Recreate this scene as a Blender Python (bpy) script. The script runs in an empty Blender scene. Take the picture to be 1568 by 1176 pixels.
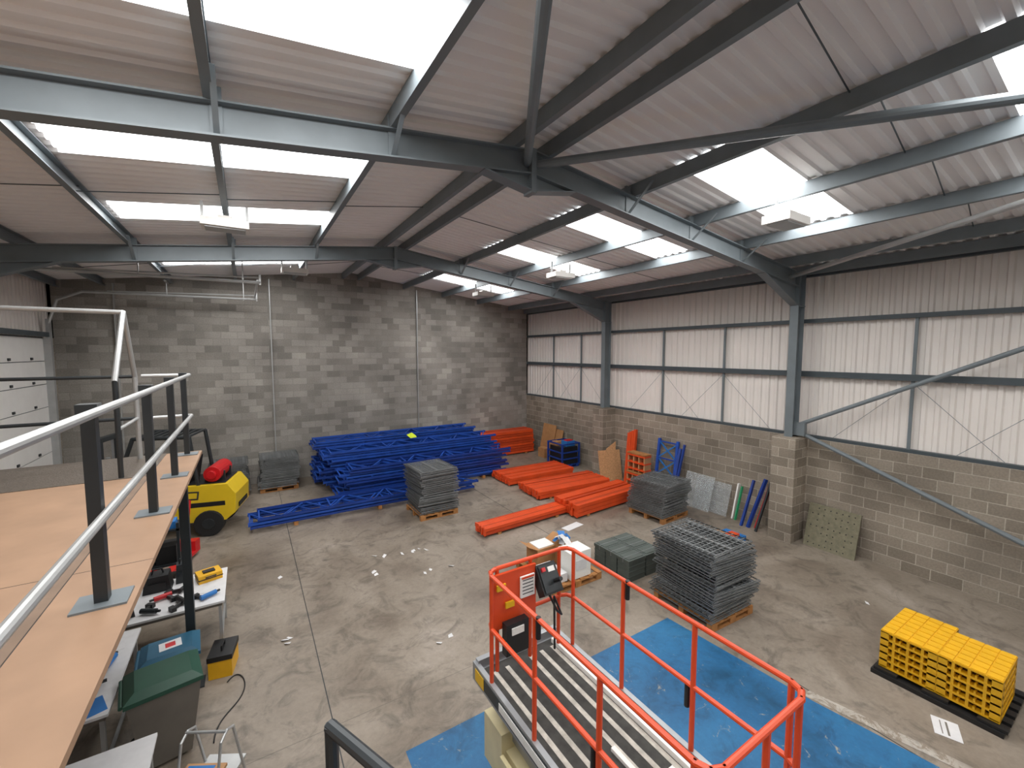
import bpy, math, random
from mathutils import Vector, Matrix
random.seed(3)
S=bpy.context.scene
S.view_settings.view_transform='Standard'
S.view_settings.gamma=1.03
# ---------- materials ----------
def hexc(h):
    h=h.lstrip('#');c=[int(h[i:i+2],16)/255 for i in (0,2,4)]
    return tuple(x/12.92 if x<=.04045 else ((x+.055)/1.055)**2.4 for x in c)+(1,)
def mat(name,col,rough=.6,metal=0,var=.12,scale=4,bump=0,bscale=40,emit=0,spec=.5,alpha=1,trans=0):
    m=bpy.data.materials.new(name);m.use_nodes=True;nt=m.node_tree;N=nt.nodes;L=nt.links
    b=N['Principled BSDF'];c=hexc(col) if isinstance(col,str) else col
    b.inputs['Roughness'].default_value=rough;b.inputs['Metallic'].default_value=metal
    b.inputs['Specular IOR Level'].default_value=spec
    b.inputs['Base Color'].default_value=c
    tc=N.new('ShaderNodeTexCoord')
    if var>0:
        n=N.new('ShaderNodeTexNoise');n.inputs['Scale'].default_value=scale;n.inputs['Detail'].default_value=4
        L.new(tc.outputs['Object'],n.inputs['Vector'])
        r=N.new('ShaderNodeValToRGB');r.color_ramp.elements[0].position=.3;r.color_ramp.elements[1].position=.7
        r.color_ramp.elements[0].color=tuple(x*(1-var) for x in c[:3])+(1,)
        r.color_ramp.elements[1].color=tuple(min(1,x*(1+var)) for x in c[:3])+(1,)
        L.new(n.outputs['Fac'],r.inputs['Fac']);L.new(r.outputs['Color'],b.inputs['Base Color'])
    if bump>0:
        n2=N.new('ShaderNodeTexNoise');n2.inputs['Scale'].default_value=bscale
        L.new(tc.outputs['Object'],n2.inputs['Vector'])
        bp=N.new('ShaderNodeBump');bp.inputs['Strength'].default_value=bump;bp.inputs['Distance'].default_value=.01
        L.new(n2.outputs['Fac'],bp.inputs['Height']);L.new(bp.outputs['Normal'],b.inputs['Normal'])
    if emit>0:
        b.inputs['Emission Color'].default_value=c;b.inputs['Emission Strength'].default_value=emit
        try: m.cycles.emission_sampling='NONE'
        except Exception: pass
    if alpha<1: b.inputs['Alpha'].default_value=alpha
    if trans>0: b.inputs['Transmission Weight'].default_value=trans
    return m
def blockmat(name,axis,c1,c2,mortar):
    m=bpy.data.materials.new(name);m.use_nodes=True;nt=m.node_tree;N=nt.nodes;L=nt.links
    b=N['Principled BSDF'];b.inputs['Roughness'].default_value=.9;b.inputs['Specular IOR Level'].default_value=.2
    tc=N.new('ShaderNodeTexCoord');sp=N.new('ShaderNodeSeparateXYZ');cb=N.new('ShaderNodeCombineXYZ')
    L.new(tc.outputs['Object'],sp.inputs[0])
    if axis=='XY':
        ad=N.new('ShaderNodeMath');L.new(sp.outputs['X'],ad.inputs[0]);L.new(sp.outputs['Y'],ad.inputs[1]);L.new(ad.outputs[0],cb.inputs[0])
    else: L.new(sp.outputs[axis],cb.inputs[0])
    L.new(sp.outputs['Z'],cb.inputs[1])
    br=N.new('ShaderNodeTexBrick');L.new(cb.outputs[0],br.inputs['Vector'])
    br.inputs['Scale'].default_value=1;br.inputs['Brick Width'].default_value=.45;br.inputs['Row Height'].default_value=.225
    br.inputs['Mortar Size'].default_value=.008;br.inputs['Mortar Smooth'].default_value=.2;br.inputs['Bias'].default_value=-.1
    br.inputs['Color1'].default_value=hexc(c1);br.inputs['Color2'].default_value=hexc(c2);br.inputs['Mortar'].default_value=hexc(mortar)
    n=N.new('ShaderNodeTexNoise');n.inputs['Scale'].default_value=.7;n.inputs['Detail'].default_value=4;L.new(tc.outputs['Object'],n.inputs['Vector'])
    n3=N.new('ShaderNodeTexNoise');n3.inputs['Scale'].default_value=30;n3.inputs['Detail'].default_value=2;L.new(tc.outputs['Object'],n3.inputs['Vector'])
    mr=N.new('ShaderNodeMapRange');mr.inputs[1].default_value=.3;mr.inputs[2].default_value=.7;mr.inputs[3].default_value=.72;mr.inputs[4].default_value=1.2
    L.new(n.outputs['Fac'],mr.inputs[0])
    mr2=N.new('ShaderNodeMapRange');mr2.inputs[1].default_value=.3;mr2.inputs[2].default_value=.7;mr2.inputs[3].default_value=.88;mr2.inputs[4].default_value=1.1
    L.new(n3.outputs['Fac'],mr2.inputs[0])
    mu=N.new('ShaderNodeMath');mu.operation='MULTIPLY';L.new(mr.outputs[0],mu.inputs[0]);L.new(mr2.outputs[0],mu.inputs[1])
    vm=N.new('ShaderNodeVectorMath');vm.operation='SCALE';L.new(br.outputs['Color'],vm.inputs[0]);L.new(mu.outputs[0],vm.inputs['Scale'])
    L.new(vm.outputs[0],b.inputs['Base Color'])
    bp=N.new('ShaderNodeBump');bp.inputs['Strength'].default_value=.6;bp.inputs['Distance'].default_value=.01;bp.invert=True
    L.new(br.outputs['Fac'],bp.inputs['Height']);L.new(bp.outputs['Normal'],b.inputs['Normal'])
    return m
def floormat(name,cols,dark,speck,spthr,st2=.45):
    m=bpy.data.materials.new(name);m.use_nodes=True;nt=m.node_tree;N=nt.nodes;L=nt.links
    b=N['Principled BSDF']
    tc=N.new('ShaderNodeTexCoord')
    def noise(s,d=6,dist=0,ro=.6):
        n=N.new('ShaderNodeTexNoise');n.inputs['Scale'].default_value=s;n.inputs['Detail'].default_value=d;n.inputs['Distortion'].default_value=dist;n.inputs['Roughness'].default_value=ro
        L.new(tc.outputs['Object'],n.inputs['Vector']);return n
    def ramp(n,st):
        r=N.new('ShaderNodeValToRGB')
        while len(r.color_ramp.elements)<len(st): r.color_ramp.elements.new(.5)
        for e,(p,c) in zip(r.color_ramp.elements,st): e.position=p;e.color=hexc(c) if isinstance(c,str) else (c,c,c,1)
        L.new(n.outputs['Fac'],r.inputs['Fac']);return r
    n0=noise(.55,7,.6,.62)
    base=ramp(n0,list(zip([.3,.45,.6,.75],cols)))
    def mix(a,bc,fac,mode='MULTIPLY'):
        x=N.new('ShaderNodeMix');x.data_type='RGBA';x.blend_type=mode;x.inputs[0].default_value=1
        if not isinstance(fac,(int,float)): L.new(fac,x.inputs[0])
        else: x.inputs[0].default_value=fac
        L.new(a,x.inputs[6])
        if isinstance(bc,str): x.inputs[7].default_value=hexc(bc)
        else: L.new(bc,x.inputs[7])
        return x.outputs[2]
    c=mix(base.outputs[0],ramp(noise(14,4,0,.7),[(.3,.8),(.7,1.0)]).outputs[0],1)
    c=mix(c,ramp(noise(1.9,6,1.5,.7),[(.33,st2),(.5,1.0)]).outputs[0],dark)
    sc=ramp(noise(3.2,8,2.5,.75),[(spthr,0.0),(spthr+.06,1.0)])
    c=mix(c,speck,sc.outputs[0],'MIX')
    L.new(c,b.inputs['Base Color'])
    rr=ramp(n0,[(.35,.38),(.7,.6)]);L.new(rr.outputs[0],b.inputs['Roughness'])
    return m
# ---------- mesh builder ----------
class MB:
    def __init__(s): s.v=[];s.f=[];s.mi=[];s.ms=[]
    def m(s,mt):
        if mt not in s.ms: s.ms.append(mt)
        return s.ms.index(mt)
    def add(s,vs,fs,mt,M=None):
        o=len(s.v);k=s.m(mt)
        for v in vs:
            v=Vector(v);s.v.append(M@v if M else v)
        for f in fs: s.f.append([i+o for i in f]);s.mi.append(k)
    def box(s,x0,x1,y0,y1,z0,z1,mt,M=None):
        vs=[(x,y,z) for z in (z0,z1) for y in (y0,y1) for x in (x0,x1)]
        s.add(vs,[(0,2,3,1),(4,5,7,6),(0,1,5,4),(2,6,7,3),(0,4,6,2),(1,3,7,5)],mt,M)
    def cb(s,c,d,mt,M=None):
        s.box(c[0]-d[0]/2,c[0]+d[0]/2,c[1]-d[1]/2,c[1]+d[1]/2,c[2]-d[2]/2,c[2]+d[2]/2,mt,M)
    def ext(s,p,q,prof,mt,up=(0,0,1),M=None):
        p=Vector(p);q=Vector(q);d=(q-p).normalized();up=Vector(up)
        if abs(d.dot(up))>.98: up=Vector((1,0,0))
        r=d.cross(up).normalized();u=r.cross(d)
        n=len(prof);vs=[p+r*a+u*b for a,b in prof]+[q+r*a+u*b for a,b in prof]
        fs=[(i,(i+1)%n,n+(i+1)%n,n+i) for i in range(n)]+[tuple(range(n))[::-1],tuple(range(n,2*n))]
        s.add(vs,fs,mt,M)
    def bar(s,p,q,w,h,mt,up=(0,0,1),M=None):
        s.ext(p,q,[(-w/2,-h/2),(w/2,-h/2),(w/2,h/2),(-w/2,h/2)],mt,up,M)
    def tube(s,p,q,r,mt,n=8,M=None):
        s.ext(p,q,[(r*math.cos(2*math.pi*i/n),r*math.sin(2*math.pi*i/n)) for i in range(n)],mt,M=M)
    def path(s,pts,r,mt,n=8,M=None):
        for a,b in zip(pts,pts[1:]):
            d=(Vector(b)-Vector(a)).normalized()*r*.4
            s.tube(Vector(a)-d,Vector(b)+d,r,mt,n,M)
    def ibeam(s,p,q,h,w,mt,up=(0,0,1),tw=.012,tf=.018,M=None):
        a=w/2;b=h/2
        s.ext(p,q,[(-a,-b),(a,-b),(a,-b+tf),(tw/2,-b+tf),(tw/2,b-tf),(a,b-tf),(a,b),(-a,b),(-a,b-tf),(-tw/2,b-tf),(-tw/2,-b+tf),(-a,-b+tf)],mt,up,M)
    def poly(s,pts,t,mt,M=None):
        n=len(pts);t=Vector(t);vs=[Vector(a) for a in pts]+[Vector(a)+t for a in pts]
        s.add(vs,[tuple(range(n))[::-1],tuple(range(n,2*n))]+[(i,(i+1)%n,n+(i+1)%n,n+i) for i in range(n)],mt,M)
    def done(s,name,M=None,bevel=0,smooth=False):
        me=bpy.data.meshes.new(name);me.from_pydata([tuple(v) for v in s.v],[],s.f)
        for x in s.ms: me.materials.append(x)
        me.polygons.foreach_set('material_index',s.mi)
        if smooth: me.polygons.foreach_set('use_smooth',[True]*len(me.polygons))
        me.update();ob=bpy.data.objects.new(name,me);S.collection.objects.link(ob)
        if M is not None: ob.matrix_world=M
        if bevel>0:
            b=ob.modifiers.new('b','BEVEL');b.width=bevel;b.segments=2;b.limit_method='ANGLE'
        return ob
def T(x,y,z=0,rz=0): return Matrix.Translation((x,y,z))@Matrix.Rotation(math.radians(rz),4,'Z')
def RX(a): return Matrix.Rotation(math.radians(a),4,'X')
def RY(a): return Matrix.Rotation(math.radians(a),4,'Y')
# ---------- camera ----------
H=4.52;th=math.radians(32.1);pt=math.radians(4.33)
cam=bpy.data.cameras.new('cam');cam.sensor_width=36;cam.lens=36*660/1600;cam.clip_start=.05
co=bpy.data.objects.new('camera',cam);S.collection.objects.link(co);co.location=(0,0,H)
co.rotation_euler=(math.radians(90)-pt,0,-th);S.camera=co
# ---------- shell ----------
XL,XR,XC=-4.5,11.3,3.4;Y0,YB=-6.,16.7;ZE,ZR=6.5,7.45
def zr(x): return ZR-(ZR-ZE)/7.9*abs(x-XC)
m_roof=mat('roof_liner','#f0eeed',.55,0,.04,.6)
m_sky=mat('rooflight_grp','#ffffff',.5,0,0,emit=4)
m_steel=mat('grey_steel','#727b80',.5,.1,.08,3)
m_steeld=mat('dark_grey_steel','#454e53',.5,.1,.08,3)
m_galv=mat('galvanised','#b4b6b6',.4,.5,.08,5)
m_white=mat('white_paint','#e8e6e2',.45,0,.03)
m_clad=mat('white_cladding','#e9e3dd',.5,0,.04,.8)
m_cladg=mat('grey_cladding','#dcd5ce',.5,0,.04,.8)
m_blk_r=blockmat('blockwork_right','XY','#978d80','#7a7165','#b2a99b')
m_blk_b=blockmat('blockwork_back','X','#a39e97','#7d7973','#8f8b85')
m_floor=floormat('concrete_floor',['#6c6055','#84796c','#958a7d','#aa9f94'],.75,'#b5b0a7',.71,.42)
m_bluefl=floormat('blue_floor_paint',['#194c6f','#1f608f','#236c9c','#33739b'],.6,'#8f9088',.61)
m_wornw=floormat('worn_white_paint',['#85796c','#a39a8f','#b9b2a8','#c9c4bc'],.6,'#857a6c',.5)
m_black=mat('black_plastic','#17181a',.5,0,.1)
m_dark=mat('black_steel','#2b3033',.45,.2,.1)
m_wood=mat('pallet_wood','#a5713f',.8,0,.25,8)
m_ply=mat('plywood','#a08066',.6,0,.1,3)
m_or=mat('orange_paint','#d94c1e',.45,0,.1,3)
m_ord=mat('orange_paint_dark','#b83c14',.5,0,.1,3)  # darker orange tone, picked at random per beam
m_lift=mat('lift_orange','#d64a22',.4,0,.06,3)
m_blue=mat('blue_paint','#143888',.45,0,.2,3)
m_blue2=mat('blue_paint_light','#1d4ba6',.45,0,.2,3)
m_bluel=mat('light_blue_paint','#2470b8',.5,0,.1,3)
m_yel=mat('yellow_plastic','#e2aa14',.45,0,.06,6)
m_yelv=mat('forklift_yellow','#dfbd22',.4,0,.05,3)
m_mesh=mat('zinc_mesh','#7f8283',.5,.3,.18,3)
m_red=mat('red_paint','#c3161c',.4,0,.06)
m_card=mat('cardboard','#a87a4e',.8,0,.1,6)
m_chip=mat('chipboard','#b98d62',.8,0,.22,25)
m_green=mat('green_plastic','#1f4a3a',.45,0,.1)
m_greenb=mat('bright_green','#2f9e6a',.5,0,.1)
m_gcrate=mat('green_grey_crate','#4d5551',.55,0,.12,5)
m_grey=mat('grey_plastic','#6c675f',.6,0,.1)
m_paper=mat('paper_white','#d6d6d7',.6,0,.05,10)
m_tan=mat('tan_board','#b58a60',.7,0,.1)
m_clear=mat('clear_plastic_sheet','#c3c9cb',.15,0,0,alpha=.3)
m_moss=mat('mossy_board','#77735f',.9,0,.16,12,.6,30)
m_rubber=mat('rubber','#1b1b1c',.8,0,.1)
m_label=mat('label_white','#e6e6e2',.5,0,.05,40)
m_labely=mat('label_yellow','#e6b41a',.5,0,.05)
m_cream=mat('cream_paint','#d8cba0',.5,0,.08)
m_alu=mat('lift_grey','#9a9da0',.4,.5,.1)
m_deck=mat('lift_deck_dark','#33322f',.7,0,.4,12)
m_deckw=mat('lift_deck_stripe','#bdb8ae',.7,0,.25,14)
m_teal=mat('teal_lid','#1d5570',.5)
a=MB();a.box(XL-.3,XR+.3,Y0-.2,YB+.3,-.2,0,m_floor);a.done('floor')
a=MB();a.poly([(XL,YB,0),(XR,YB,0),(XR,YB,ZE),(XC,YB,ZR),(XL,YB,ZE)],(0,.2,0),m_blk_b)
a.done('wall_back')
for x in (-3.2,.74,5.9):
    a=MB();a.bar((x,YB-.02,0),(x,YB-.02,zr(x)-.15),.11,.03,m_galv);a.done('trim_1')
a=MB();a.poly([(XL,Y0-.2,0),(XR,Y0-.2,0),(XR,Y0-.2,ZE),(XC,Y0-.2,ZR),(XL,Y0-.2,ZE)],(0,.2,0),m_clad);a.done('wall_front')
def prof(y0,y1,pitch,dep):
    out=[];y=y0
    while y<y1:
        for fr,z in ((0,0),(.30,0),(.42,dep),(.88,dep)):
            if y+fr*pitch<y1: out.append((y+fr*pitch,z))
        y+=pitch
    out.append((y1,0));return out
bands=[(-2.9,-1.9),(.1,1.1),(3.1,4.1),(6.15,7.1),(9.0,9.95),(13.6,14.6)]
P=prof(Y0-.1,YB+.1,.2,.035)
a=MB();ks=a.m(m_sky);kr=a.m(m_roof)
for xs in ([XL-.2,-1.75,1.5,XC],[XC,5.4,8.65,XR+.2]):
    for i in range(3):
        x0,x1=xs[i],xs[i+1];o=len(a.v)
        for y,z in P:
            a.v.append(Vector((x0,y,zr(x0)+z)));a.v.append(Vector((x1,y,zr(x1)+z)))
        for j in range(len(P)-1):
            yc=(P[j][0]+P[j+1][0])/2
            a.f.append([o+2*j,o+2*j+1,o+2*j+3,o+2*j+2])
            a.mi.append(ks if i==1 and any(b0<yc<b1 for b0,b1 in bands) else kr)
a.done('ceiling')
for b0,b1 in bands:
    for sg,xc in ((-1,-.125),(1,7.025)):
        l=bpy.data.lights.new('rooflight_daylight','AREA');l.shape='RECTANGLE';l.size=3.2;l.size_y=.93;l.energy=97;l.color=(1,.985,.96)
        o=bpy.data.objects.new('rooflight_daylight',l);S.collection.objects.link(o)
        o.location=(xc,(b0+b1)/2,zr(xc)-.012);o.rotation_euler=(0,math.atan(.12)*sg,0)
ZB=2.48
def cladv(a,x,z0,z1,mt,sg=1):
    Q=P;o=len(a.v);k=a.m(mt)
    for y,d in Q:
        a.v.append(Vector((x+sg*d,y,z0)));a.v.append(Vector((x+sg*d,y,z1)))
    for j in range(len(Q)-1): a.f.append([o+2*j,o+2*j+1,o+2*j+3,o+2*j+2]);a.mi.append(k)
FY=[-1.25,4.95,11.2]
a=MB();a.box(XR,XR+.25,Y0-.2,YB+.2,0,ZB,m_blk_r)
for y in FY: a.box(10.7,XR,y-.26,y+.26,0,ZB+.02,m_blk_r)
cladv(a,XR+.12,ZB,5.25,m_clad);cladv(a,XR+.12,5.25,ZE+.05,m_cladg)
a.done('wall_right')
a=MB()
for z,h in ((ZB+.03,.07),(4.0,.13),(5.25,.09),(6.34,.12)): a.bar((XR+.06,Y0,z),(XR+.06,YB,z),.12,h,m_steeld)
ys=[14.7,12.9,8.95,6.9,2.9,.9,-3.2]
for y in ys: a.bar((XR+.07,y,ZB),(XR+.07,y,5.25),.05,.05,m_steel)
for y in ys:
    for s in (-1,1): a.tube((XR+.05,y,3.9),(XR+.05,y+s*1.3,ZB+.08),.005,m_steel,5)
a.done('wall_side_rails')
a=MB()
cladv(a,XL-.1,4.9,ZE+.05,m_cladg,-1)
a.box(XL-.2,XL,Y0,12.0,0,4.9,m_blk_r);a.box(XL-.2,XL,16.2,YB,0,4.9,m_blk_r)
a.done('wall_left')
a=MB()
for i in range(8):
    z=.02+i*.61;a.box(XL-.1,XL-.05,12.05,16.15,z,z+.59,m_white);a.box(XL-.11,XL-.07,12.05,16.15,z+.58,z+.62,m_steeld)
    for y in (12.9,14.1,15.3): a.cb((XL-.04,y,z+.06),(.03,.1,.06),m_dark)
a.box(XL-.05,XL+.02,16.12,16.2,0,4.9,m_galv);a.box(XL-.05,XL+.02,12.0,12.08,0,4.9,m_galv)
a.done('door_1')
a=MB()
a.box(XL+.02,XL+.1,16.12,16.25,0,5.4,m_galv);a.box(XL+.02,XL+.1,11.95,12.08,0,5.4,m_galv)
a.box(XL+.02,XL+.08,12.0,16.2,4.92,5.04,m_steeld)
for y in (12.1,16.0):
    a.path([(XL+.12,y,5.3),(XL+.3,y,5.9),(XL+.8,y,6.15),(.35,y,6.2)],.035,m_galv)
    a.tube((-3.2,y,6.2),(.35,y,6.32),.02,m_galv)
    for x in (-1.9,0): a.bar((x,y,6.15),(x,y,zr(x)-.2),.05,.02,m_galv);a.tube((x,y-.35,zr(x)-.25),(x,y+.35,zr(x)-.25),.025,m_galv)
    a.bar((.35,y,6.15),(.35,y,6.4),.04,.04,m_galv)
a.tube((.3,12.1,6.25),(.3,16.0,6.25),.025,m_galv)
a.done('door_track_rails')
# ---------- portal frames ----------
for y in FY:
    a=MB();d=.32;off=.2+d/2
    for sx,xe in ((-1,XL+.15),(1,XR-.4)):
        p=(XC,y,zr(XC)-off);q=(xe,y,zr(xe)-off)
        a.ibeam(p,q,d,.18,m_steel)
        def zz(x): return zr(x)-off-d/2
        a.poly([(xe,y-.008,zz(xe)+.05),(xe-sx*1.5,y-.008,zz(xe-sx*1.5)+.02),(xe,y-.008,zz(xe)-.42)],(0,.016,0),m_steel)
        a.bar((xe-sx*1.5,y,zz(xe-sx*1.5)),(xe,y,zz(xe)-.42),.18,.018,m_steel)
        a.poly([(XC,y-.008,zz(XC)+.02),(XC+sx*.75,y-.008,zz(XC+sx*.75)+.02),(XC,y-.008,zz(XC)-.22)],(0,.016,0),m_steel)
        a.bar((XC+sx*.75,y,zz(XC+sx*.75)),(XC,y,zz(XC)-.22),.18,.018,m_steel)
        a.box(XC-.02+sx*.02,XC+.02+sx*.02,y-.1,y+.1,zz(XC)-.25,zr(XC)-.19,m_steel)
        xc=xe+sx*.15
        a.ibeam((xc,y,ZB if sx>0 else 0),(xc,y,zr(xc)-.2),.3,.18,m_steel,up=(1,0,0))
        a.box(xc-.16,xc+.16,y-.1,y+.1,zz(xe)-.45,zz(xe)-.43,m_steel)
        for k in (1.9,3.55,5.2):
            x=XC+sx*k;a.bar((x,y-.5,zr(x)-.12),(x,y-.02,zz(x)+.03),.05,.01,m_steel);a.box(x-.05,x+.05,y-.02,y+.02,zz(x),zr(x)-.05,m_steel)
    a.done('steel_portal_frame')
a=MB()
for x in (3.12,1.5,-.2,-1.85,-3.4,-4.35,3.68,5.4,7.05,8.7,10.3,11.15):
    z=zr(x)-.105;a.ext((x,Y0,z),(x,YB,z),[(-.04,-.1),(.04,-.1),(.04,-.085),(-.025,-.085),(-.025,.085),(.04,.085),(.04,.1),(-.04,.1)],m_steel)
for y in (1.9,8.1,14.0):
    for x0,x1 in ((-1.85,-.2),(-.2,1.5),(1.5,3.12),(3.68,5.4),(5.4,7.05),(7.05,8.7),(8.7,10.3),(-3.4,-1.85)):
        a.tube((x0,y-.12,zr(x0)-.17),(x1,y+.12,zr(x1)-.03),.008,m_steeld,5)
a.done('roof_purlins')
a=MB()
def br(x0,y0,x1,y1,r,mt): a.tube((x0,y0,zr(x0)-.36),(x1,y1,zr(x1)-.36),r,mt,12)
br(3.45,4.95,7.3,-1.25,.055,m_steel);br(3.35,4.95,-.5,-1.25,.055,m_steel);br(10.6,4.95,7.3,-1.25,.045,m_galv);br(-4,4.95,-.5,-1.25,.045,m_galv)
a.done('roof_wind_bracing')
a=MB()
a.tube((11.1,4.9,2.75),(11.1,-1.2,6.0),.045,m_steel,10);a.tube((11.1,4.9,2.65),(11.1,-1.2,.3),.045,m_steel,10)
a.box(11.0,11.12,4.65,4.9,2.55,2.85,m_steel)
a.done('wall_wind_bracing')
def lamp(x,y):
    a=MB();z=zr(x)-.42
    a.box(x-.32,x+.32,y-.2,y+.2,z-.12,z,m_white);a.box(x-.27,x+.27,y-.15,y+.15,z-.14,z-.12,m_galv)
    for s in (-.3,.3): a.bar((x+s,y,z),(x+s,y,zr(x)-.15),.02,.04,m_galv)
    a.box(x-.1,x+.1,y-.1,y+.1,z,z+.07,m_white)
    a.done('high_bay_light')
for x,y in ((-.2,8.3),(7.1,8.9),(7.1,3.4),(7.1,13.2),(1.2,13.0),(-.2,2.2)): lamp(x,y)
a=MB()
for x in (.72,6.2): a.box(x-.006,x+.006,Y0,YB,.0005,.002,m_dark)
for y in (10.4,5.2): a.box(XL,XR,y-.003,y+.003,.0005,.0015,m_grey)
a.done('floor_joint_lines')
a=MB();a.add([(1.3,-2,.003),(6.7,-2,.003),(6.05,2.3,.003),(5.9,4.42,.003),(1.35,4.42,.003)],[(0,1,2,3,4)],m_bluefl)
a.add([(6.05,2.4,.004),(6.6,0,.004),(6.75,0,.004),(6.2,2.4,.004)],[(0,1,2,3)],m_wornw);a.done('floor_paint_patch')
# ---------- pallet ----------
def pallet(a,x0,x1,y0,y1,mt=m_wood,h=.14,M=None):
    w=x1-x0;n=6
    for i in range(3):
        y=y0+.05+i*((y1-y0)-.1)/2
        a.box(x0,x1,y-.05,y+.05,0,.02,mt,M)
        for j in range(3):
            x=x0+.07+j*(w-.14)/2;a.box(x-.07,x+.07,y-.05,y+.05,.02,h-.04,mt,M)
        a.box(x0,x1,y-.05,y+.05,h-.04,h-.02,mt,M)
    for i in range(n):
        x=x0+.05+i*(w-.1)/(n-1);a.box(x-.05,x+.05,y0,y1,h-.02,h,mt,M)
def meshstack(w,d,h,seed):
    random.seed(seed);a=MB();pallet(a,-w/2,w/2,-d/2,d/2)
    z=.17;q=0
    while z<h:
        q+=1
        if q%5==1: bx=random.uniform(-.05,.05);by=random.uniform(-.04,.04);ba=random.uniform(-3,3)
        M=T(bx+random.uniform(-.035,.035),by+random.uniform(-.03,.03),z,ba+random.uniform(-1.2,1.2))
        r=.005
        nx=int(w/.1);ny=int(d/.05)
        for i in range(nx+1):
            x=-w/2+i*w/nx;a.box(x-r,x+r,-d/2-.02,d/2+.02,-r,r,m_mesh,M)
            for s in (-1,1): a.box(x-r,x+r,s*(d/2+.02)-r,s*(d/2+.02)+r,-.022,r,m_mesh,M)
        for i in range(0,ny+1,2):
            y=-d/2+i*d/ny
            a.box(-w/2,w/2,y-r,y+r,r,3*r,m_mesh,M)
        for i in range(3):
            x=-w/2+.12+i*(w-.24)/2;a.box(x-.025,x+.025,-d/2+.01,d/2-.01,-.026,-r,m_mesh,M)
        for s in (-1,1): a.box(-w/2,w/2,s*(d/2+.02)-r,s*(d/2+.02)+r,-.012,r,m_mesh,M);a.box(s*w/2-r,s*w/2+r,-d/2,d/2,-.014,r,m_mesh,M)
        z+=.052
    return a
meshstack(1.1,1.2,1.3,1).done('wire_mesh_deck_stack',T(6.75,4.35,0,-3))
meshstack(1.1,1.1,1.35,2).done('wire_mesh_deck_stack',T(4.3,11.15,0,2))
meshstack(1.15,1.1,1.02,3).done('wire_mesh_deck_stack',T(9.6,7.6,0,4))
meshstack(1.1,1.0,1.15,4).done('wire_mesh_deck_stack',T(.75,15.95,0,0))
meshstack(1.0,1.0,1.1,5).done('wire_mesh_deck_stack',T(-.6,15.95,0,0))
def beams(L,nx,nz,seed,w=.055,h=.11,jit=.04):
    random.seed(seed);a=MB()
    for s in (-.35,.35): a.box(s*L-.05,s*L+.05,-nx*w/2,nx*w/2,0,.05,m_wood)
    for k in range(nz):
        for i in range(nx):
            if k==nz-1 and random.random()<.14: continue
            y=(i-(nx-1)/2)*w;j=random.uniform(-jit,jit);z=.05+k*h;mt=m_ord if random.random()<.3 else m_or
            a.box(-L/2+j,L/2+j,y-w*.41,y+w*.41,z+.006,z+h-.006,mt)
            for s in (-1,1): a.box(s*L/2+j-.02,s*L/2+j+.02,y-w*.47,y+w*.47,z-.001,z+h+.006,m_or)
    return a
beams(2.7,22,2,1).done('orange_beam_stack',T(8.7,12.4,0,-1))
beams(2.8,22,2,2).done('orange_beam_stack',T(8.8,10.7,0,-3))
beams(2.7,16,3,3,.06).done('orange_beam_stack',T(8.75,9.05,0,4))
beams(2.7,9,2,4,.055,.09).done('orange_beam_stack',T(6.1,9.1,0,3))
beams(2.6,14,9,5,.06).done('orange_beam_stack',T(9.55,15.9,0,0))
def frame(a,L,W,z,M,mt=m_blue):
    for s in (-1,1):
        a.box(-L/2,L/2,s*W/2-.045,s*W/2+.045,z,z+.01,mt,M);a.box(-L/2,L/2,s*W/2-.045,s*W/2-.035,z,z+.062,mt,M);a.box(-L/2,L/2,s*W/2+.035,s*W/2+.045,z,z+.062,mt,M)
    n=int(L/.55);st=L/n
    for i in range(n):
        x0=-L/2+i*st+.03;x1=x0+st-.06;s=1 if i%2 else -1
        a.bar((x0,-s*W/2,z+.03),(x1,s*W/2,z+.03),.035,.03,m_blue2,M=M)
        if i%3==0: a.bar((x0,-W/2,z+.03),(x0,W/2,z+.03),.035,.03,m_blue2,M=M)
    for s in (-1,1):
        for t in (-1,1): a.box(s*L/2-.01,s*L/2+.01,t*W/2-.07,t*W/2+.07,z-.001,z+.07,mt,M)
def framestack(L,W,n,seed,z0=.1,jx=.15):
    random.seed(seed);a=MB()
    for x in (-L*.35,0,L*.35): a.box(x-.05,x+.05,-W/2-.1,W/2+.1,0,z0,m_wood)
    for k in range(n): frame(a,L,W,z0+k*.082,T(random.uniform(-jx,jx),random.uniform(-.06,.06),0,random.uniform(-.8,.8)),m_blue if random.random()<.6 else m_blue2)
    return a
framestack(6.0,.9,17,1).done('blue_racking_frame_stack',T(4.9,15.9))
framestack(6.0,.9,15,2,.1,.25).done('blue_racking_frame_stack',T(4.95,14.75,0,-1))
framestack(5.6,.8,11,3,.1,.3).done('blue_racking_frame_stack',T(5.1,13.65,0,-1))
framestack(6.2,.8,3,4).done('blue_racking_frame_stack',T(3.1,12.6,0,0))
a=MB()
M=T(4.9,14.9,1.42)
a.add([(0,-.2,0),(.25,-.15,0),(.3,.1,.02),(.1,.25,.05),(-.05,.1,.08),(.12,.02,.16)],[(0,1,5),(1,2,5),(2,3,5),(3,4,5),(4,0,5)],mat('hi_vis_yellow','#d8f02a',.7,0,.1),M)
a.done('hi_vis_vest')
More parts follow.
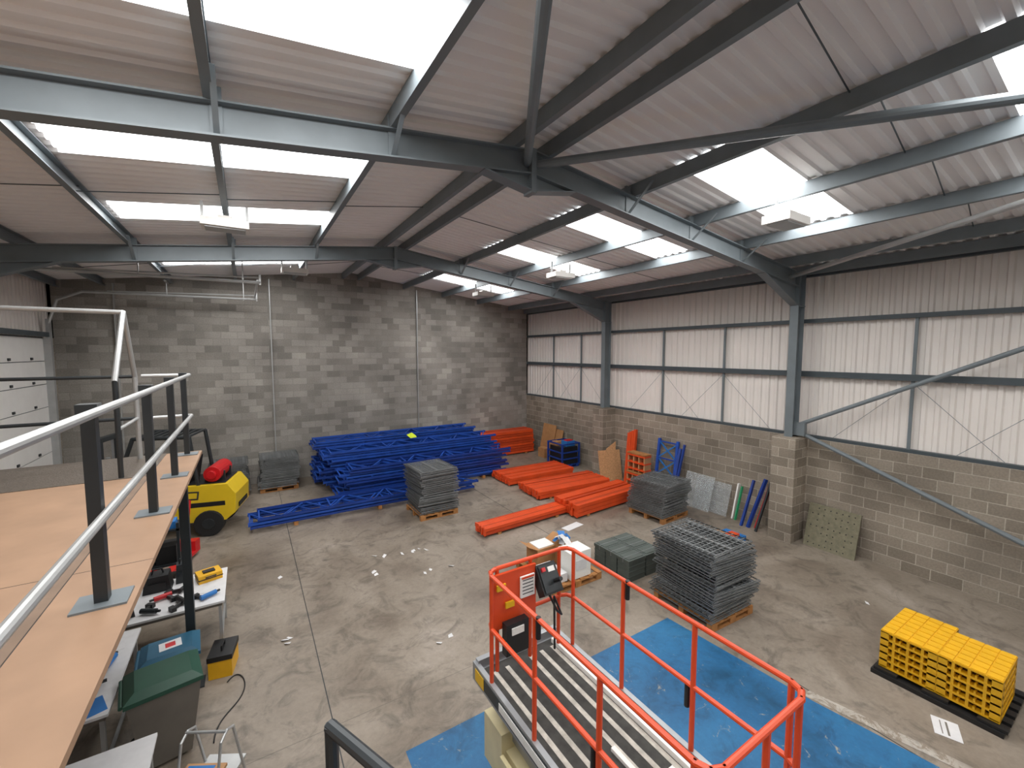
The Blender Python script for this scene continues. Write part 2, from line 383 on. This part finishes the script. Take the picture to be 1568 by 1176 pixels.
# ---------- mezzanine ----------
ZM=3.1;XM=-.6
m_cheq=mat('chequer_plate','#6f665d',.45,.4,.2,30,.8,60)
a=MB()
a.box(XL,XM,-3,6.25,ZM-.04,ZM,m_ply);a.box(-1.0,XM,6.25,7.5,ZM-.04,ZM,m_ply)
a.box(XL,-1.0,6.25,7.5,ZM-.04,ZM+.006,m_cheq)
a.box(XM-.42,XM-.34,-3,7.45,ZM-.28,ZM-.04,m_dark);a.box(XL,XM-.42,7.35,7.45,ZM-.28,ZM-.04,m_dark)
y=-2.8
while y<7.3: a.box(XL,XM-.42,y,y+.06,ZM-.25,ZM-.04,m_steel);a.box(XM-.34,XM-.04,y,y+.05,ZM-.1,ZM-.04,m_dark);y+=.6
for px,py in ((-.78,6.9),(-.86,2.6),(-.86,-1.5),(-4.2,6.9),(-4.2,2.6)):
    a.box(px-.05,px+.05,py-.05,py+.05,0,ZM-.04,m_dark);a.box(px-.12,px+.12,py-.12,py+.12,0,.015,m_dark)
for yy in (1.2,3.7): a.box(XL,XM,yy-.002,yy+.002,ZM,ZM+.001,m_dark)
a.box(-1.0,-.996,-3,6.25,ZM,ZM+.001,m_dark)
a.box(-1.06,-1.0,-3,6.25,ZM,ZM+.003,mat('ply_joint_strip','#7d6857',.7))
a.done('mezzanine_floor')
a=MB()
for y in (-1.4,.2,1.65,3.2,4.78,6.1,7.3):
    a.box(-.78,-.72,y-.035,y+.035,ZM,ZM+1.08,m_dark);a.box(-.87,-.63,y-.1,y+.1,ZM,ZM+.012,m_steel)
    a.cb((-.75,y,ZM+1.1),(.09,.09,.07),m_dark)
for z in (.53,1.1): a.tube((-.69,-2,ZM+z),(-.69,7.4,ZM+z),.024,m_galv,12)
for z in (.53,1.1): a.tube((-1.2,7.4,ZM+z),(-.69,7.4,ZM+z),.024,m_galv,12)
a.done('mezzanine_guardrail')
a=MB()
for x in (-1.25,-2.9):
    a.path([(x,7.3,ZM),(x,7.3,ZM+1.1),(x,6.9,ZM+1.9),(x,6.3,ZM+1.1)],.028,m_galv,10)
    a.tube((x,6.3,ZM),(x,6.3,ZM+1.1),.025,m_dark,10);a.tube((x,6.3,ZM+.55),(x,7.3,ZM+.55),.02,m_galv,10)
a.tube((-1.25,6.9,ZM+1.9),(-2.9,6.9,ZM+1.9),.028,m_galv,10)
for z in (.55,1.1): a.tube((-1.25,7.3,ZM+z),(-4.4,7.3,ZM+z),.022,m_dark,10)
a.done('pallet_safety_gate')
a=MB();a.box(XM,.5,-1.5,.45,ZM-.2,ZM,m_ply)
a.done('stair_landing')
a=MB();a.path([(.14,1.06,0),(.14,1.06,3.6),(.36,.56,3.6),(.36,.56,0)],.016,m_dark,10)
a.done('stair_handrail')
# ---------- scissor lift ----------
a=MB();x0,x1,y0,y1=1.9,2.92,1.13,3.5;zd=1.26;zt=2.38;zm=1.85
a.box(2.0,2.85,1.2,3.6,.25,.62,m_cream);a.box(1.95,2.9,3.3,3.65,.3,.8,m_cream);a.box(1.93,1.97,1.4,3.3,.35,.6,m_cream)
for wx in (1.98,2.86):
    for wy in (1.5,3.3): a.tube((wx-.07,wy,.2),(wx+.07,wy,.2),.2,m_rubber,20);a.tube((wx-.08,wy,.2),(wx+.08,wy,.2),.1,m_cream,12)
for k in range(4):
    z=.62+k*.14
    for xx in (2.1,2.72): a.bar((xx,1.35,z),(xx,3.45,z+.12),.05,.09,m_alu);a.bar((xx+.06,3.45,z),(xx+.06,1.35,z+.12),.05,.09,m_alu)
a.box(x0-.02,x1+.02,y0-.1,3.72,zd-.12,zd-.01,m_alu);a.box(x0+.03,x1-.03,y0-.05,3.65,zd-.01,zd,m_deck)
for i in range(6):
    x=x0+.1+i*.145;a.box(x,x+.045,y0,3.55,zd,zd+.004,m_deckw)
a.box(x0-.03,x0+.02,y0-.1,3.75,zd-.14,zd+.05,m_alu);a.box(x1-.02,x1+.03,y0-.1,3.75,zd-.14,zd+.05,m_alu)
a.box(x0,x1,3.68,3.74,zd-.14,zd+.08,m_alu)
a.box(x0-.036,x0-.03,1.3,3.6,zd-.1,zd+.02,m_dark);a.box(x0-.04,x0-.036,2.4,3.2,zd-.08,zd+.0,m_label);a.box(x0-.04,x0-.036,3.5,3.68,zd-.1,zd+.02,m_labely)
a.box(x1-.14,x1-.11,y0,3.6,zd,zd+.05,m_white);a.box(x1-.07,x1-.05,y0,3.6,zd,zd+.05,m_alu);a.box(x0+.5,x0+.54,y0,2.3,zd,zd+.03,m_white);a.box(x0+.2,x0+.8,1.9,1.94,zd,zd+.03,m_white)
r=.021
def rail(z,pts): a.path([(x,y,z) for x,y in pts],r,m_lift,10)
c=.1
loop=[(x0,y0+c),(x0,y1-c),(x0+c*.3,y1-c*.3),(x0+c,y1),(x1-c,y1),(x1-c*.3,y1-c*.3),(x1,y1-c),(x1,y0+c),(x1-c*.3,y0+c*.3),(x1-c,y0),(x0+c,y0),(x0+c*.3,y0+c*.3),(x0,y0+c)]
rail(zt,loop);rail(zm,loop)
for xx in (x0,x1):
    for y in (y0+c,y0+.8,y0+1.55,y1-c): a.tube((xx,y,zd+.02),(xx,y,zt),r,m_lift,10)
for xx in (x0+c+.02,x1-c-.02,2.42): a.tube((xx,y1,zd+.05),(xx,y1,zt),r,m_lift,10);a.tube((xx,y0,zd+.05),(xx,y0,zt),r,m_lift,10)
for xx in (x0,x1): a.tube((xx,y0+.85,zm-.02),(xx,y0+.85,zm-.2),.022,m_black,8);a.tube((xx,y0+1.5,zt+.02),(xx,y0+1.5,zt-.16),.022,m_black,8)
a.box(x0+.02,2.45,y1-.06,y1-.03,1.78,2.34,m_lift);a.cb((2.02,y1-.08,2.22),(.1,.02,.06),m_labely);a.cb((2.33,y1-.08,2.15),(.17,.02,.22),m_label);a.cb((2.12,y1-.08,2.02),(.1,.02,.06),m_labely)
for i in range(5): a.cb((2.33,y1-.092,2.08+i*.035),(.13,.003,.008),m_dark)
a.cb((2.33,y1-.092,2.245),(.15,.003,.02),m_lift)
Mx=T(2.56,y1-.1,2.16)@RX(55)
a.cb((0,0,0),(.24,.3,.12),m_black,Mx);a.cb((0,0,.065),(.2,.26,.02),m_dark,Mx);a.tube((0.04,-.04,.05),(0.04,-.04,.2),.022,m_black,8,Mx);a.cb((-.06,.09,.085),(.04,.04,.03),m_red,Mx);a.cb((0.04,.08,.078),(.08,.05,.01),m_label,Mx)
a.path([(2.56,y1-.1,2.05),(2.62,y1-.2,1.85),(2.72,y1-.15,1.75),(2.7,y1-.05,1.9),(2.72,y1-.04,1.3)],.012,m_black,6)
a.cb((2.15,y1-.14,1.72),(.26,.08,.32),m_black)
a.cb((2.15,y1-.185,1.8),(.14,.01,.07),m_label)
a.done('scissor_lift')
# ---------- yellow block stack ----------
a=MB();
a.box(7.32,8.42,.85,2.1,0,.06,m_black)
for i in range(6):
    for j in range(3): a.cb((7.4+i*.19,.95+j*.5,.08),(.12,.25,.04),m_black)
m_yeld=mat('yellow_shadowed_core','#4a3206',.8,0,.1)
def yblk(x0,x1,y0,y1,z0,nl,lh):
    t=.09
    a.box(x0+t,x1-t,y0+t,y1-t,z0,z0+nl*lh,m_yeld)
    nx=round((x1-x0)/.14);ny=round((y1-y0)/.14)
    for k in range(nl+1):
        z=z0+k*lh;a.box(x0,x1,y0,y1,z-.012,z+.012,m_yel)
    for k in range(nl):
        z=z0+k*lh
        for i in range(nx+1):
            x=min(max(x0+i*(x1-x0)/nx,x0+.014),x1-.014)
            for ya,yb in ((y0+.004,y0+t),(y1-t,y1-.004)):
                a.box(x-.014,x+.014,ya,yb,z,z+lh,m_yel)
                if 0<i: a.box(x-.07,x-.05,ya,yb,z,z+lh*.45,m_yel)
        for i in range(ny+1):
            y=min(max(y0+i*(y1-y0)/ny,y0+.014),y1-.014)
            for xa,xb in ((x0+.004,x0+t),(x1-t,x1-.004)):
                a.box(xa,xb,y-.014,y+.014,z,z+lh,m_yel)
                if 0<i: a.box(xa,xb,y-.07,y-.05,z,z+lh*.45,m_yel)
    z=z0+nl*lh
    for i in range(nx):
        for j in range(ny):
            xa=x0+i*(x1-x0)/nx;ya=y0+j*(y1-y0)/ny
            a.box(xa+.008,xa+(x1-x0)/nx-.008,ya+.008,ya+(y1-y0)/ny-.008,z,z+.022,m_yel)
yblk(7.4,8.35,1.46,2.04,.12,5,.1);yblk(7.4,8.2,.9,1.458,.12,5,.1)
a.done('yellow_plastic_block_stack')
# ---------- crates ----------
a=MB()
for i in range(2):
    for j in range(3):
        cx=6.4+i*.5;cy=5.68+j*.33
        a.box(cx-.23,cx+.23,cy-.15,cy+.15,0,.4,m_gcrate);a.box(cx-.245,cx+.245,cy-.16,cy+.16,.38,.44,m_gcrate)
        a.box(cx-.2,cx+.2,cy-.12,cy+.12,.44,.45,m_gcrate)
        for z in (.1,.2,.3): a.box(cx-.238,cx+.238,cy-.157,cy+.157,z,z+.015,m_gcrate)
        a.box(cx-.246,cx+.246,cy-.004,cy+.004,.36,.452,m_alu)
a.done('green_lidded_crates')
# ---------- boxes on pallet ----------
a=MB();pallet(a,4.65,5.85,5.95,7.25)
a.box(4.85,5.35,6.75,7.15,.14,.5,m_card)
for s,px in ((-1,4.85),(1,5.35)): a.add([(px,6.75,.5),(px,7.15,.5),(px+s*.2,7.15,.6),(px+s*.2,6.75,.6)],[(0,1,2,3)],m_card)
a.box(4.9,5.3,6.78,7.12,.5,.52,m_label)
a.box(5.1,5.6,6.0,6.4,.14,.66,m_label);a.box(5.22,5.48,5.99,6.0,.3,.5,m_paper)
a.box(5.55,5.84,6.45,6.95,.14,.4,m_card);a.box(4.7,5.05,6.05,6.6,.14,.3,m_paper)
a.box(5.3,5.55,6.5,6.85,.14,.6,m_card)
random.seed(9)
for k in range(7):
    cx=5.42+random.uniform(-.15,.15);cy=6.65+random.uniform(-.2,.2);M=T(cx,cy,.64+k*.015,random.uniform(0,180));w=random.uniform(.08,.16)
    a.add([(-w,-.06,-.03),(0,-.08,.05),(w,-.05,-.02),(w*.9,.07,.0),(0,.08,.07),(-w*.8,.06,-.04)],[(0,1,4,5),(1,2,3,4)],m_bluel if k%2 else m_paper,M)
a.done('packaging_boxes_on_pallet')
# ---------- forklift ----------
a=MB()
a.poly([(.35,-.5,.3),(1.1,-.5,.3),(1.28,-.5,.45),(1.3,-.5,.85),(1.15,-.5,1.08),(.35,-.5,1.08)],(0,1.0,0),m_yelv)
a.box(-.75,.36,-.48,.48,.3,.62,m_yelv);a.box(-.2,.4,-.4,.4,.62,1.0,m_yelv);a.box(-.95,-.55,-.45,.45,.55,1.15,m_yelv)
a.box(1.29,1.31,-.3,.3,.5,.6,m_black);a.box(.45,1.1,-.505,.505,.62,.72,m_black);a.box(.36,1.1,-.42,.42,1.08,1.1,m_black)
a.box(-.1,.35,-.26,.26,1.0,1.12,m_black);a.poly([(.3,-.26,1.1),(.42,-.26,1.1),(.5,-.26,1.6),(.4,-.26,1.6)],(0,.52,0),m_black)
for yy in (-.47,.47):
    a.tube((.8,yy-.1,.27),(.8,yy+.1,.27),.27,m_rubber,20);a.tube((.8,yy-.11,.27),(.8,yy+.11,.27),.12,m_dark,12)
    a.tube((-.75,yy-.13,.34),(-.75,yy+.13,.34),.34,m_rubber,20);a.tube((-.75,yy-.14,.34),(-.75,yy+.14,.34),.15,m_dark,12)
    y2=yy*.95
    a.path([(.62,y2,1.05),(.5,y2,2.1),(-.45,y2,2.12),(-.8,y2,1.1)],.04,m_dark,8)
    a.box(-1.0,-.5,yy*1.05-.08,yy*1.05+.08,.69,.75,m_yelv)
for i in range(8): x=-.45+i*.135;a.box(x-.025,x+.025,-.44,.44,2.1,2.14,m_dark)
a.tube((.85,-.38,1.27),(.85,.38,1.27),.165,m_red,16);a.tube((.85,.38,1.27),(.85,.46,1.27),.09,m_red,12);a.tube((.85,-.46,1.27),(.85,-.38,1.27),.09,m_red,12)
for s in (-.2,.2): a.box(.66,1.04,s-.02,s+.02,1.08,1.3,m_dark)
a.tube((-.5,0,1.15),(-.35,0,1.4),.02,m_black);a.tube((-.36,0,1.38),(-.34,0,1.41),.17,m_black,16)
for yy in (-.33,.33):
    a.box(-1.1,-1.0,yy-.05,yy+.05,.1,2.15,m_dark);a.box(-1.16,-1.1,yy-.03,yy+.03,.15,2.1,m_alu)
    a.box(-1.22,-1.16,yy*.7-.05,yy*.7+.05,.06,.6,m_dark);a.box(-2.0,-1.2,yy*.7-.05,yy*.7+.05,.05,.09,m_dark)
for z in (.35,1.2,2.1): a.box(-1.12,-1.02,-.33,.33,z-.05,z+.05,m_dark)
for z in (.25,.6): a.box(-1.2,-1.16,-.48,.48,z,z+.08,m_dark)
a.tube((-1.08,0,.2),(-1.08,0,1.7),.04,m_alu)
a.done('forklift_truck',T(-1.7,13.35,0,-14)@Matrix.Scale(1.17,4),bevel=.012)
a=MB()
for s in (-.2,.2): a.box(-.6,.55,s-.08,s+.08,.08,.14,m_red)
a.box(.5,.7,-.27,.27,.08,.35,m_red);a.tube((.75,-.1,.09),(.75,.1,.09),.09,m_rubber,14);a.tube((.7,0,.3),(.95,0,1.15),.025,m_red)
a.path([(.95,-.15,1.15),(1.0,-.15,1.3),(1.0,.15,1.3),(.95,.15,1.15),(.95,-.15,1.15)],.018,m_black)
a.done('hand_pallet_truck',T(-1.55,11.0,0,70))
# ---------- workbench ----------
def table(name,x0,x1,y0,y1,z,mt=m_paper):
    a=MB();a.box(x0,x1,y0,y1,z-.03,z,mt);a.box(x0+.03,x1-.03,y0+.03,y1-.03,z-.08,z-.03,m_grey)
    for x in (x0+.06,x1-.06):
        for y in (y0+.06,y1-.06): a.box(x-.02,x+.02,y-.02,y+.02,0,z-.03,m_galv)
        a.bar((x,y0+.06,.25),(x,y1-.06,.25),.03,.03,m_galv)
    return a.done(name)
table('workbench_table',-1.9,-.42,7.35,8.5,.85)
table('workbench_table',-2.3,-1.34,5.6,7.2,.85)
table('workbench_table',-1.75,-.9,4.2,5.2,.75)
zt2=.85
def drill(x,y,z,rz,mt,name='cordless_drill'):
    a=MB();a.tube((-.11,0,.05),(.1,0,.05),.035,mt,10);a.tube((.1,0,.05),(.15,0,.05),.018,m_black,8);a.bar((-.05,0,.04),(-.1,.13,.03),.035,.04,m_black);a.cb((-.11,.16,.03),(.1,.06,.06),m_black)
    a.done(name,T(x,y,z,rz))
drill(-.62,7.55,zt2,30,m_bluel);drill(-.95,7.6,zt2,120,m_black);drill(-1.2,7.85,zt2,200,m_red);drill(-1.5,6.5,zt2,80,m_bluel);drill(-1.6,6.1,zt2,10,m_black);drill(-.95,8.0,zt2,60,m_black);drill(-1.3,7.5,zt2,-30,m_dark)
a=MB();a.box(-.16,.16,-.13,.13,0,.12,m_yel);a.box(-.165,.165,-.135,.135,.05,.065,m_black);a.path([(-.06,-.13,.08),(-.06,-.17,.1),(.06,-.17,.1),(.06,-.13,.08)],.01,m_black);a.cb((0,0,.13),(.16,.1,.02),m_black)
tc=a.done('yellow_tool_case',T(-.66,8.22,zt2,15))
a=MB();a.box(-.2,.2,-.14,.14,0,.25,m_yel);a.box(-.21,.21,-.15,.15,.25,.32,m_black);a.path([(-.08,0,.32),(-.08,0,.38),(.08,0,.38),(.08,0,.32)],.012,m_black)
a.done('yellow_toolbox',T(-.45,7.05,0,80))
for k,(cx,cy,rz) in enumerate([(-1.5,5.78,20),(-1.55,6.9,10),(-.72,7.85,70),(-2.0,5.9,15),(-1.85,7.0,80)]):
    a=MB();a.box(-.1,.1,-.14,.14,.001,.004,m_paper if k%3 else m_bluel);a.done('paper_sheet',T(cx,cy,zt2,rz))
a=MB();a.box(-.17,.17,-.12,.12,0,.02,m_dark);a.add([(-.17,.12,.02),(.17,.12,.02),(.17,.2,.22),(-.17,.2,.22)],[(0,1,2,3)],m_dark);a.box(-.14,.14,-.1,.06,.02,.022,m_grey);a.done('laptop',T(-2.0,6.5,zt2,-60))
for i,(x,y,w,d,h,mt) in enumerate([(-1.3,8.25,.35,.25,.25,m_black),(-1.0,8.35,.2,.15,.3,m_dark),(-1.65,7.7,.3,.4,.3,m_black),(-1.65,8.25,.2,.3,.2,m_grey)]):
    a=MB();a.poly([(-w/2,-d/2,0),(w/2,-d/2,0),(w/2*.8,-d/2,h),(-w/2*.8,-d/2,h)],(0,d,0),mt);a.path([(-w*.2,0,h),(-w*.15,0,h+.07),(w*.15,0,h+.07),(w*.2,0,h)],.012,mt);a.box(-w*.3,w*.3,-d/2-.02,-d/2,h*.2,h*.6,mt)
    a.done('tool_bag',T(x,y,zt2,i*7))
a=MB()
for z in (.3,.9,1.5): a.box(-1.9,-1.1,9.0,9.5,z-.03,z,m_dark)
for x in (-1.88,-1.12):
    for y in (9.02,9.48): a.box(x-.02,x+.02,y-.02,y+.02,0,1.6,m_dark)
for x,z in ((-1.7,.3),(-1.35,.3),(-1.6,.9),(-1.3,.9),(-1.5,1.5)): a.box(x-.14,x+.14,9.05,9.4,z,z+.3,m_black)
a.box(-1.34,-1.15,9.05,9.3,1.5,1.62,m_bluel)
a.done('tool_shelf')
def bin_(M,body,lid,name,s=1):
    a=MB()
    def ring(w,d,z): return [(-w,-d,z),(w,-d,z),(w,d,z),(-w,d,z)]
    v=ring(.2*s,.22*s,.04)+ring(.28*s,.34*s,.95*s);a.add(v,[(3,2,1,0),(0,1,5,4),(1,2,6,5),(2,3,7,6),(3,0,4,7)],body)
    a.box(-.3*s,.3*s,-.36*s,.36*s,.93*s,.98*s,lid)
    v=ring(.3*s,.36*s,.98*s)+ring(.22*s,.26*s,1.05*s);a.add(v,[(0,1,5,4),(1,2,6,5),(2,3,7,6),(3,0,4,7),(4,5,6,7)],lid)
    a.tube((-.26*s,.38*s,.95*s),(.26*s,.38*s,.95*s),.02,lid)
    for x in (-.22,.22): a.tube((x*s-.03,.26*s,.1),(x*s+.03,.26*s,.1),.1*s,m_rubber,14)
    a.done(name,M)
bin_(T(-.93,5.85,0,100),m_grey,m_green,'wheelie_bin',.93)
bin_(T(-.95,6.52,0,95),m_grey,m_teal,'wheelie_bin',.83)
a=MB();a.box(-.11,.11,-.09,.09,0,.003,m_paper);a.box(-.05,.05,-.05,.05,.003,.004,m_red);a.done('paper_bag',T(-.95,6.52,.873,10))
a=MB()
for s in (-.2,.2):
    a.path([(s,-.28,0),(s,-.1,.75),(s,0,.8),(s,.1,.75),(s,.28,0)],.014,m_galv,8)
a.path([(-.2,-.02,.8),(.2,-.02,.8)],.014,m_galv,8);a.box(-.2,.2,-.28,-.02,.42,.45,m_tan);a.box(-.17,.1,-.25,-.05,.45,.456,m_bluel);a.box(-.12,.05,-.2,-.1,.456,.458,m_paper);a.box(-.2,.2,.1,.3,.2,.23,m_galv)
a.done('folding_step_stool',T(-.48,4.95,0,-30)@Matrix.Scale(.95,4))
a=MB()
for s in (-.18,.18): a.path([(s,0,.1),(s,0,1.0),(s*.6,.1,1.15)],.02,m_red);a.tube((s-.03,.1,.13),(s+.03,.1,.13),.13,m_rubber,14)
for z in (.3,.6,.9): a.box(-.18,.18,-.01,.01,z,z+.05,m_red)
a.box(-.2,.2,-.25,0,.02,.04,m_red);a.path([(-.11,.1,1.15),(.11,.1,1.15)],.02,m_red);a.done('red_sack_truck',T(-2.05,5.3,0,0))
def curve(name,pts,r,mt):
    cu=bpy.data.curves.new(name,'CURVE');cu.dimensions='3D';cu.bevel_depth=r;sp=cu.splines.new('NURBS');sp.points.add(len(pts)-1)
    for p,q in zip(sp.points,pts): p.co=(*q,1)
    sp.use_endpoint_u=True;cu.materials.append(mt);o=bpy.data.objects.new(name,cu);S.collection.objects.link(o)
curve('power_cable',[(-.4,6.7,.01),(-.3,6.9,.01),(-.15,6.6,.01),(-.25,6.2,.01),(-.5,6.0,.01),(-.5,5.7,.01)],.008,m_black)
a=MB();random.seed(11)
for X,Y,n in ((2.2,8.6,3),(3.0,9.0,5),(3.1,8.0,3),(2.35,6.0,2),(.25,7.2,3),(7.2,4.0,1),(8.5,6.2,2),(9.2,2.7,1),(2.2,9.2,2),(.1,9.2,1)):
    for k in range(n):
        M=T(X+random.gauss(0,.12),Y+random.gauss(0,.1),0,random.uniform(0,180));w=random.uniform(.03,.08)
        a.add([(-w,-.02,.003),(w,-.025,.006),(w*.8,.03,.03),(-w*.6,.035,.015)],[(0,1,2,3)],m_paper,M)
a.done('floor_litter')
a=MB();a.box(-.16,.16,-.12,.12,.003,.006,m_paper);a.box(-.12,.12,-.02,.0,.0061,.0065,m_grey);a.box(-.12,.12,.04,.05,.0061,.0065,m_grey);a.done('paper_sheet',T(6.95,1.25,0,20))
a=MB();a.box(-.3,.3,-.12,.12,.0,.006,m_paper);a.done('polythene_scrap',T(7.0,8.2,0,10))
# ---------- right wall items ----------
XW=11.28
a=MB();x0b,x1b,y0b,y1b=10.2,11.05,12.6,13.5
pallet(a,x0b,x1b,y0b,y1b,m_blue,.12)
for x in (x0b,x1b):
    for y in (y0b,y1b): a.box(x-.03,x+.03,y-.03,y+.03,.1,.95,m_blue)
for z in (.35,.6,.93):
    for y in (y0b,y1b): a.bar((x0b,y,z),(x1b,y,z),.03,.05,m_blue)
    for x in (x0b,x1b): a.bar((x,y0b,z),(x,y1b,z),.03,.05,m_blue)
a.box(x0b+.05,x1b-.05,y0b+.05,y1b-.05,.12,.8,m_black);a.box(10.55,10.95,12.75,13.1,.8,1.0,m_bluel);a.box(10.6,10.9,12.8,13.0,1.0,1.04,m_red)
a.box(10.3,10.55,13.1,13.4,.8,.95,m_card)
a.done('blue_stillage_cage')
a=MB()
for y,w,h,dx in ((14.7,.9,1.35,0),(14.15,.7,1.2,.03)): a.poly([(XW-.35+dx,y-w/2,0),(XW-.35+dx,y+w/2,0),(XW-.08+dx,y+w/2,h),(XW-.08+dx,y-w/2,h)],(.015,0,0),m_card)
a.box(10.6,10.9,14.3,14.75,0,.4,m_card)
a.done('flattened_cardboard')
a=MB();M=T(10.78,10.55,0,-18)@RX(-14)
a.box(-.42,.42,-.01,.01,0,1.05,m_chip,M);a.poly([(-.35,-.03,0),(.1,-.03,0),(.3,-.03,1.35),(-.1,-.03,1.1)],(0,.015,0),m_chip,M)
a.done('chipboard_sheet')
a=MB();M=T(10.95,9.95,0)@RY(5)
for i in range(4): a.box(-.05+.0*i,.05,-.2+i*.09,-.12+i*.09,0,1.9-.05*i,m_or,M)
a.done('orange_beam_bundle')
a=MB();M=T(10.75,9.35,0)
for z0,xx in ((.0,0),(.62,.04)):
    for i in range(4): a.box(xx-.15,xx+.15,-.36+i*.22,-.32+i*.22,z0,z0+.55,m_tan,M)
    for z in (.05,.27,.5): a.box(xx-.16,xx+.16,-.37,.37,z0+z,z0+z+.05,m_or,M)
    a.box(xx-.16,xx+.16,-.37,.37,z0+.56,z0+.6,m_wood,M)
a.done('orange_bracket_crates')
def upright(y0,y1,xb,h,mt):
    a=MB();xt=11.22
    def pt(y,t): return (xb+(xt-xb)*t,y,h*t)
    for y in (y0,y1): a.bar(pt(y,0),pt(y,1),.08,.07,mt);a.box(xb-.07,xb+.07,y-.06,y+.06,0,.01,mt)
    n=3
    for i in range(n):
        t0=.05+i*.9/n;t1=.05+(i+1)*.9/n
        a.bar(pt(y0,t0),pt(y1,t1),.03,.04,m_bluel);a.bar(pt(y1,t0),pt(y0,t1),.03,.04,m_bluel);a.bar(pt(y0,t0),pt(y1,t0),.04,.04,mt)
    a.bar(pt(y0,.95),pt(y1,.95),.04,.04,mt)
    a.done('blue_upright_frame')
upright(8.2,8.88,11.0,1.75,m_blue2)
a=MB();a.bar((10.75,8.05,0),(11.2,8.1,1.55),.08,.07,m_blue);a.bar((10.75,8.0,0),(11.2,7.95,1.7),.06,.05,m_blue);a.done('blue_racking_post')
a=MB()
a.poly([(10.98,6.45,0),(10.98,7.5,0),(11.22,7.5,.85),(11.22,6.45,.85)],(.008,0,0),m_clear)
a.poly([(10.85,6.9,0),(10.85,7.8,0),(11.15,7.8,.95),(11.15,6.9,.95)],(.008,0,0),m_clear)
a.done('clear_plastic_sheets')
a=MB();a.bar((11.05,6.3,0),(11.22,6.25,.95),.04,.1,m_white);a.bar((11.0,6.2,0),(11.2,6.15,.9),.03,.06,m_greenb);a.done('leaning_trim_lengths')
a=MB();a.bar((10.8,5.75,0),(11.2,5.55,1.25),.07,.07,m_blue);a.bar((10.9,5.6,0),(11.22,5.45,1.1),.06,.06,m_red);a.bar((10.75,5.9,0),(11.2,5.85,1.15),.05,.07,m_blue);a.bar((10.7,5.5,0),(11.2,5.4,1.3),.05,.05,m_dark);a.done('leaning_posts')
a=MB();pallet(a,9.3,10.0,5.35,5.85,m_bluel,.12);a.box(9.0,9.9,5.88,5.96,.0,.05,m_bluel,None);a.box(9.5,9.8,5.4,5.6,.12,.2,m_or);a.box(9.35,9.6,5.6,5.8,.12,.2,m_card);a.done('blue_small_pallet')
a=MB();a.poly([(10.98,3.55,0),(10.98,4.55,0),(11.24,4.55,.95),(11.24,3.55,.95)],(.04,0,0),m_moss)
random.seed(2)
for i in range(8):
    for j in range(7):
        y=3.65+i*.115;t=.08+j*.14;x=10.98+.26*t;z=.95*t
        if random.random()<.8: a.box(x-.006,x+.002,y-.01,y+.01,z-.012,z+.012,m_black)
a.done('mossy_board')
print('done')
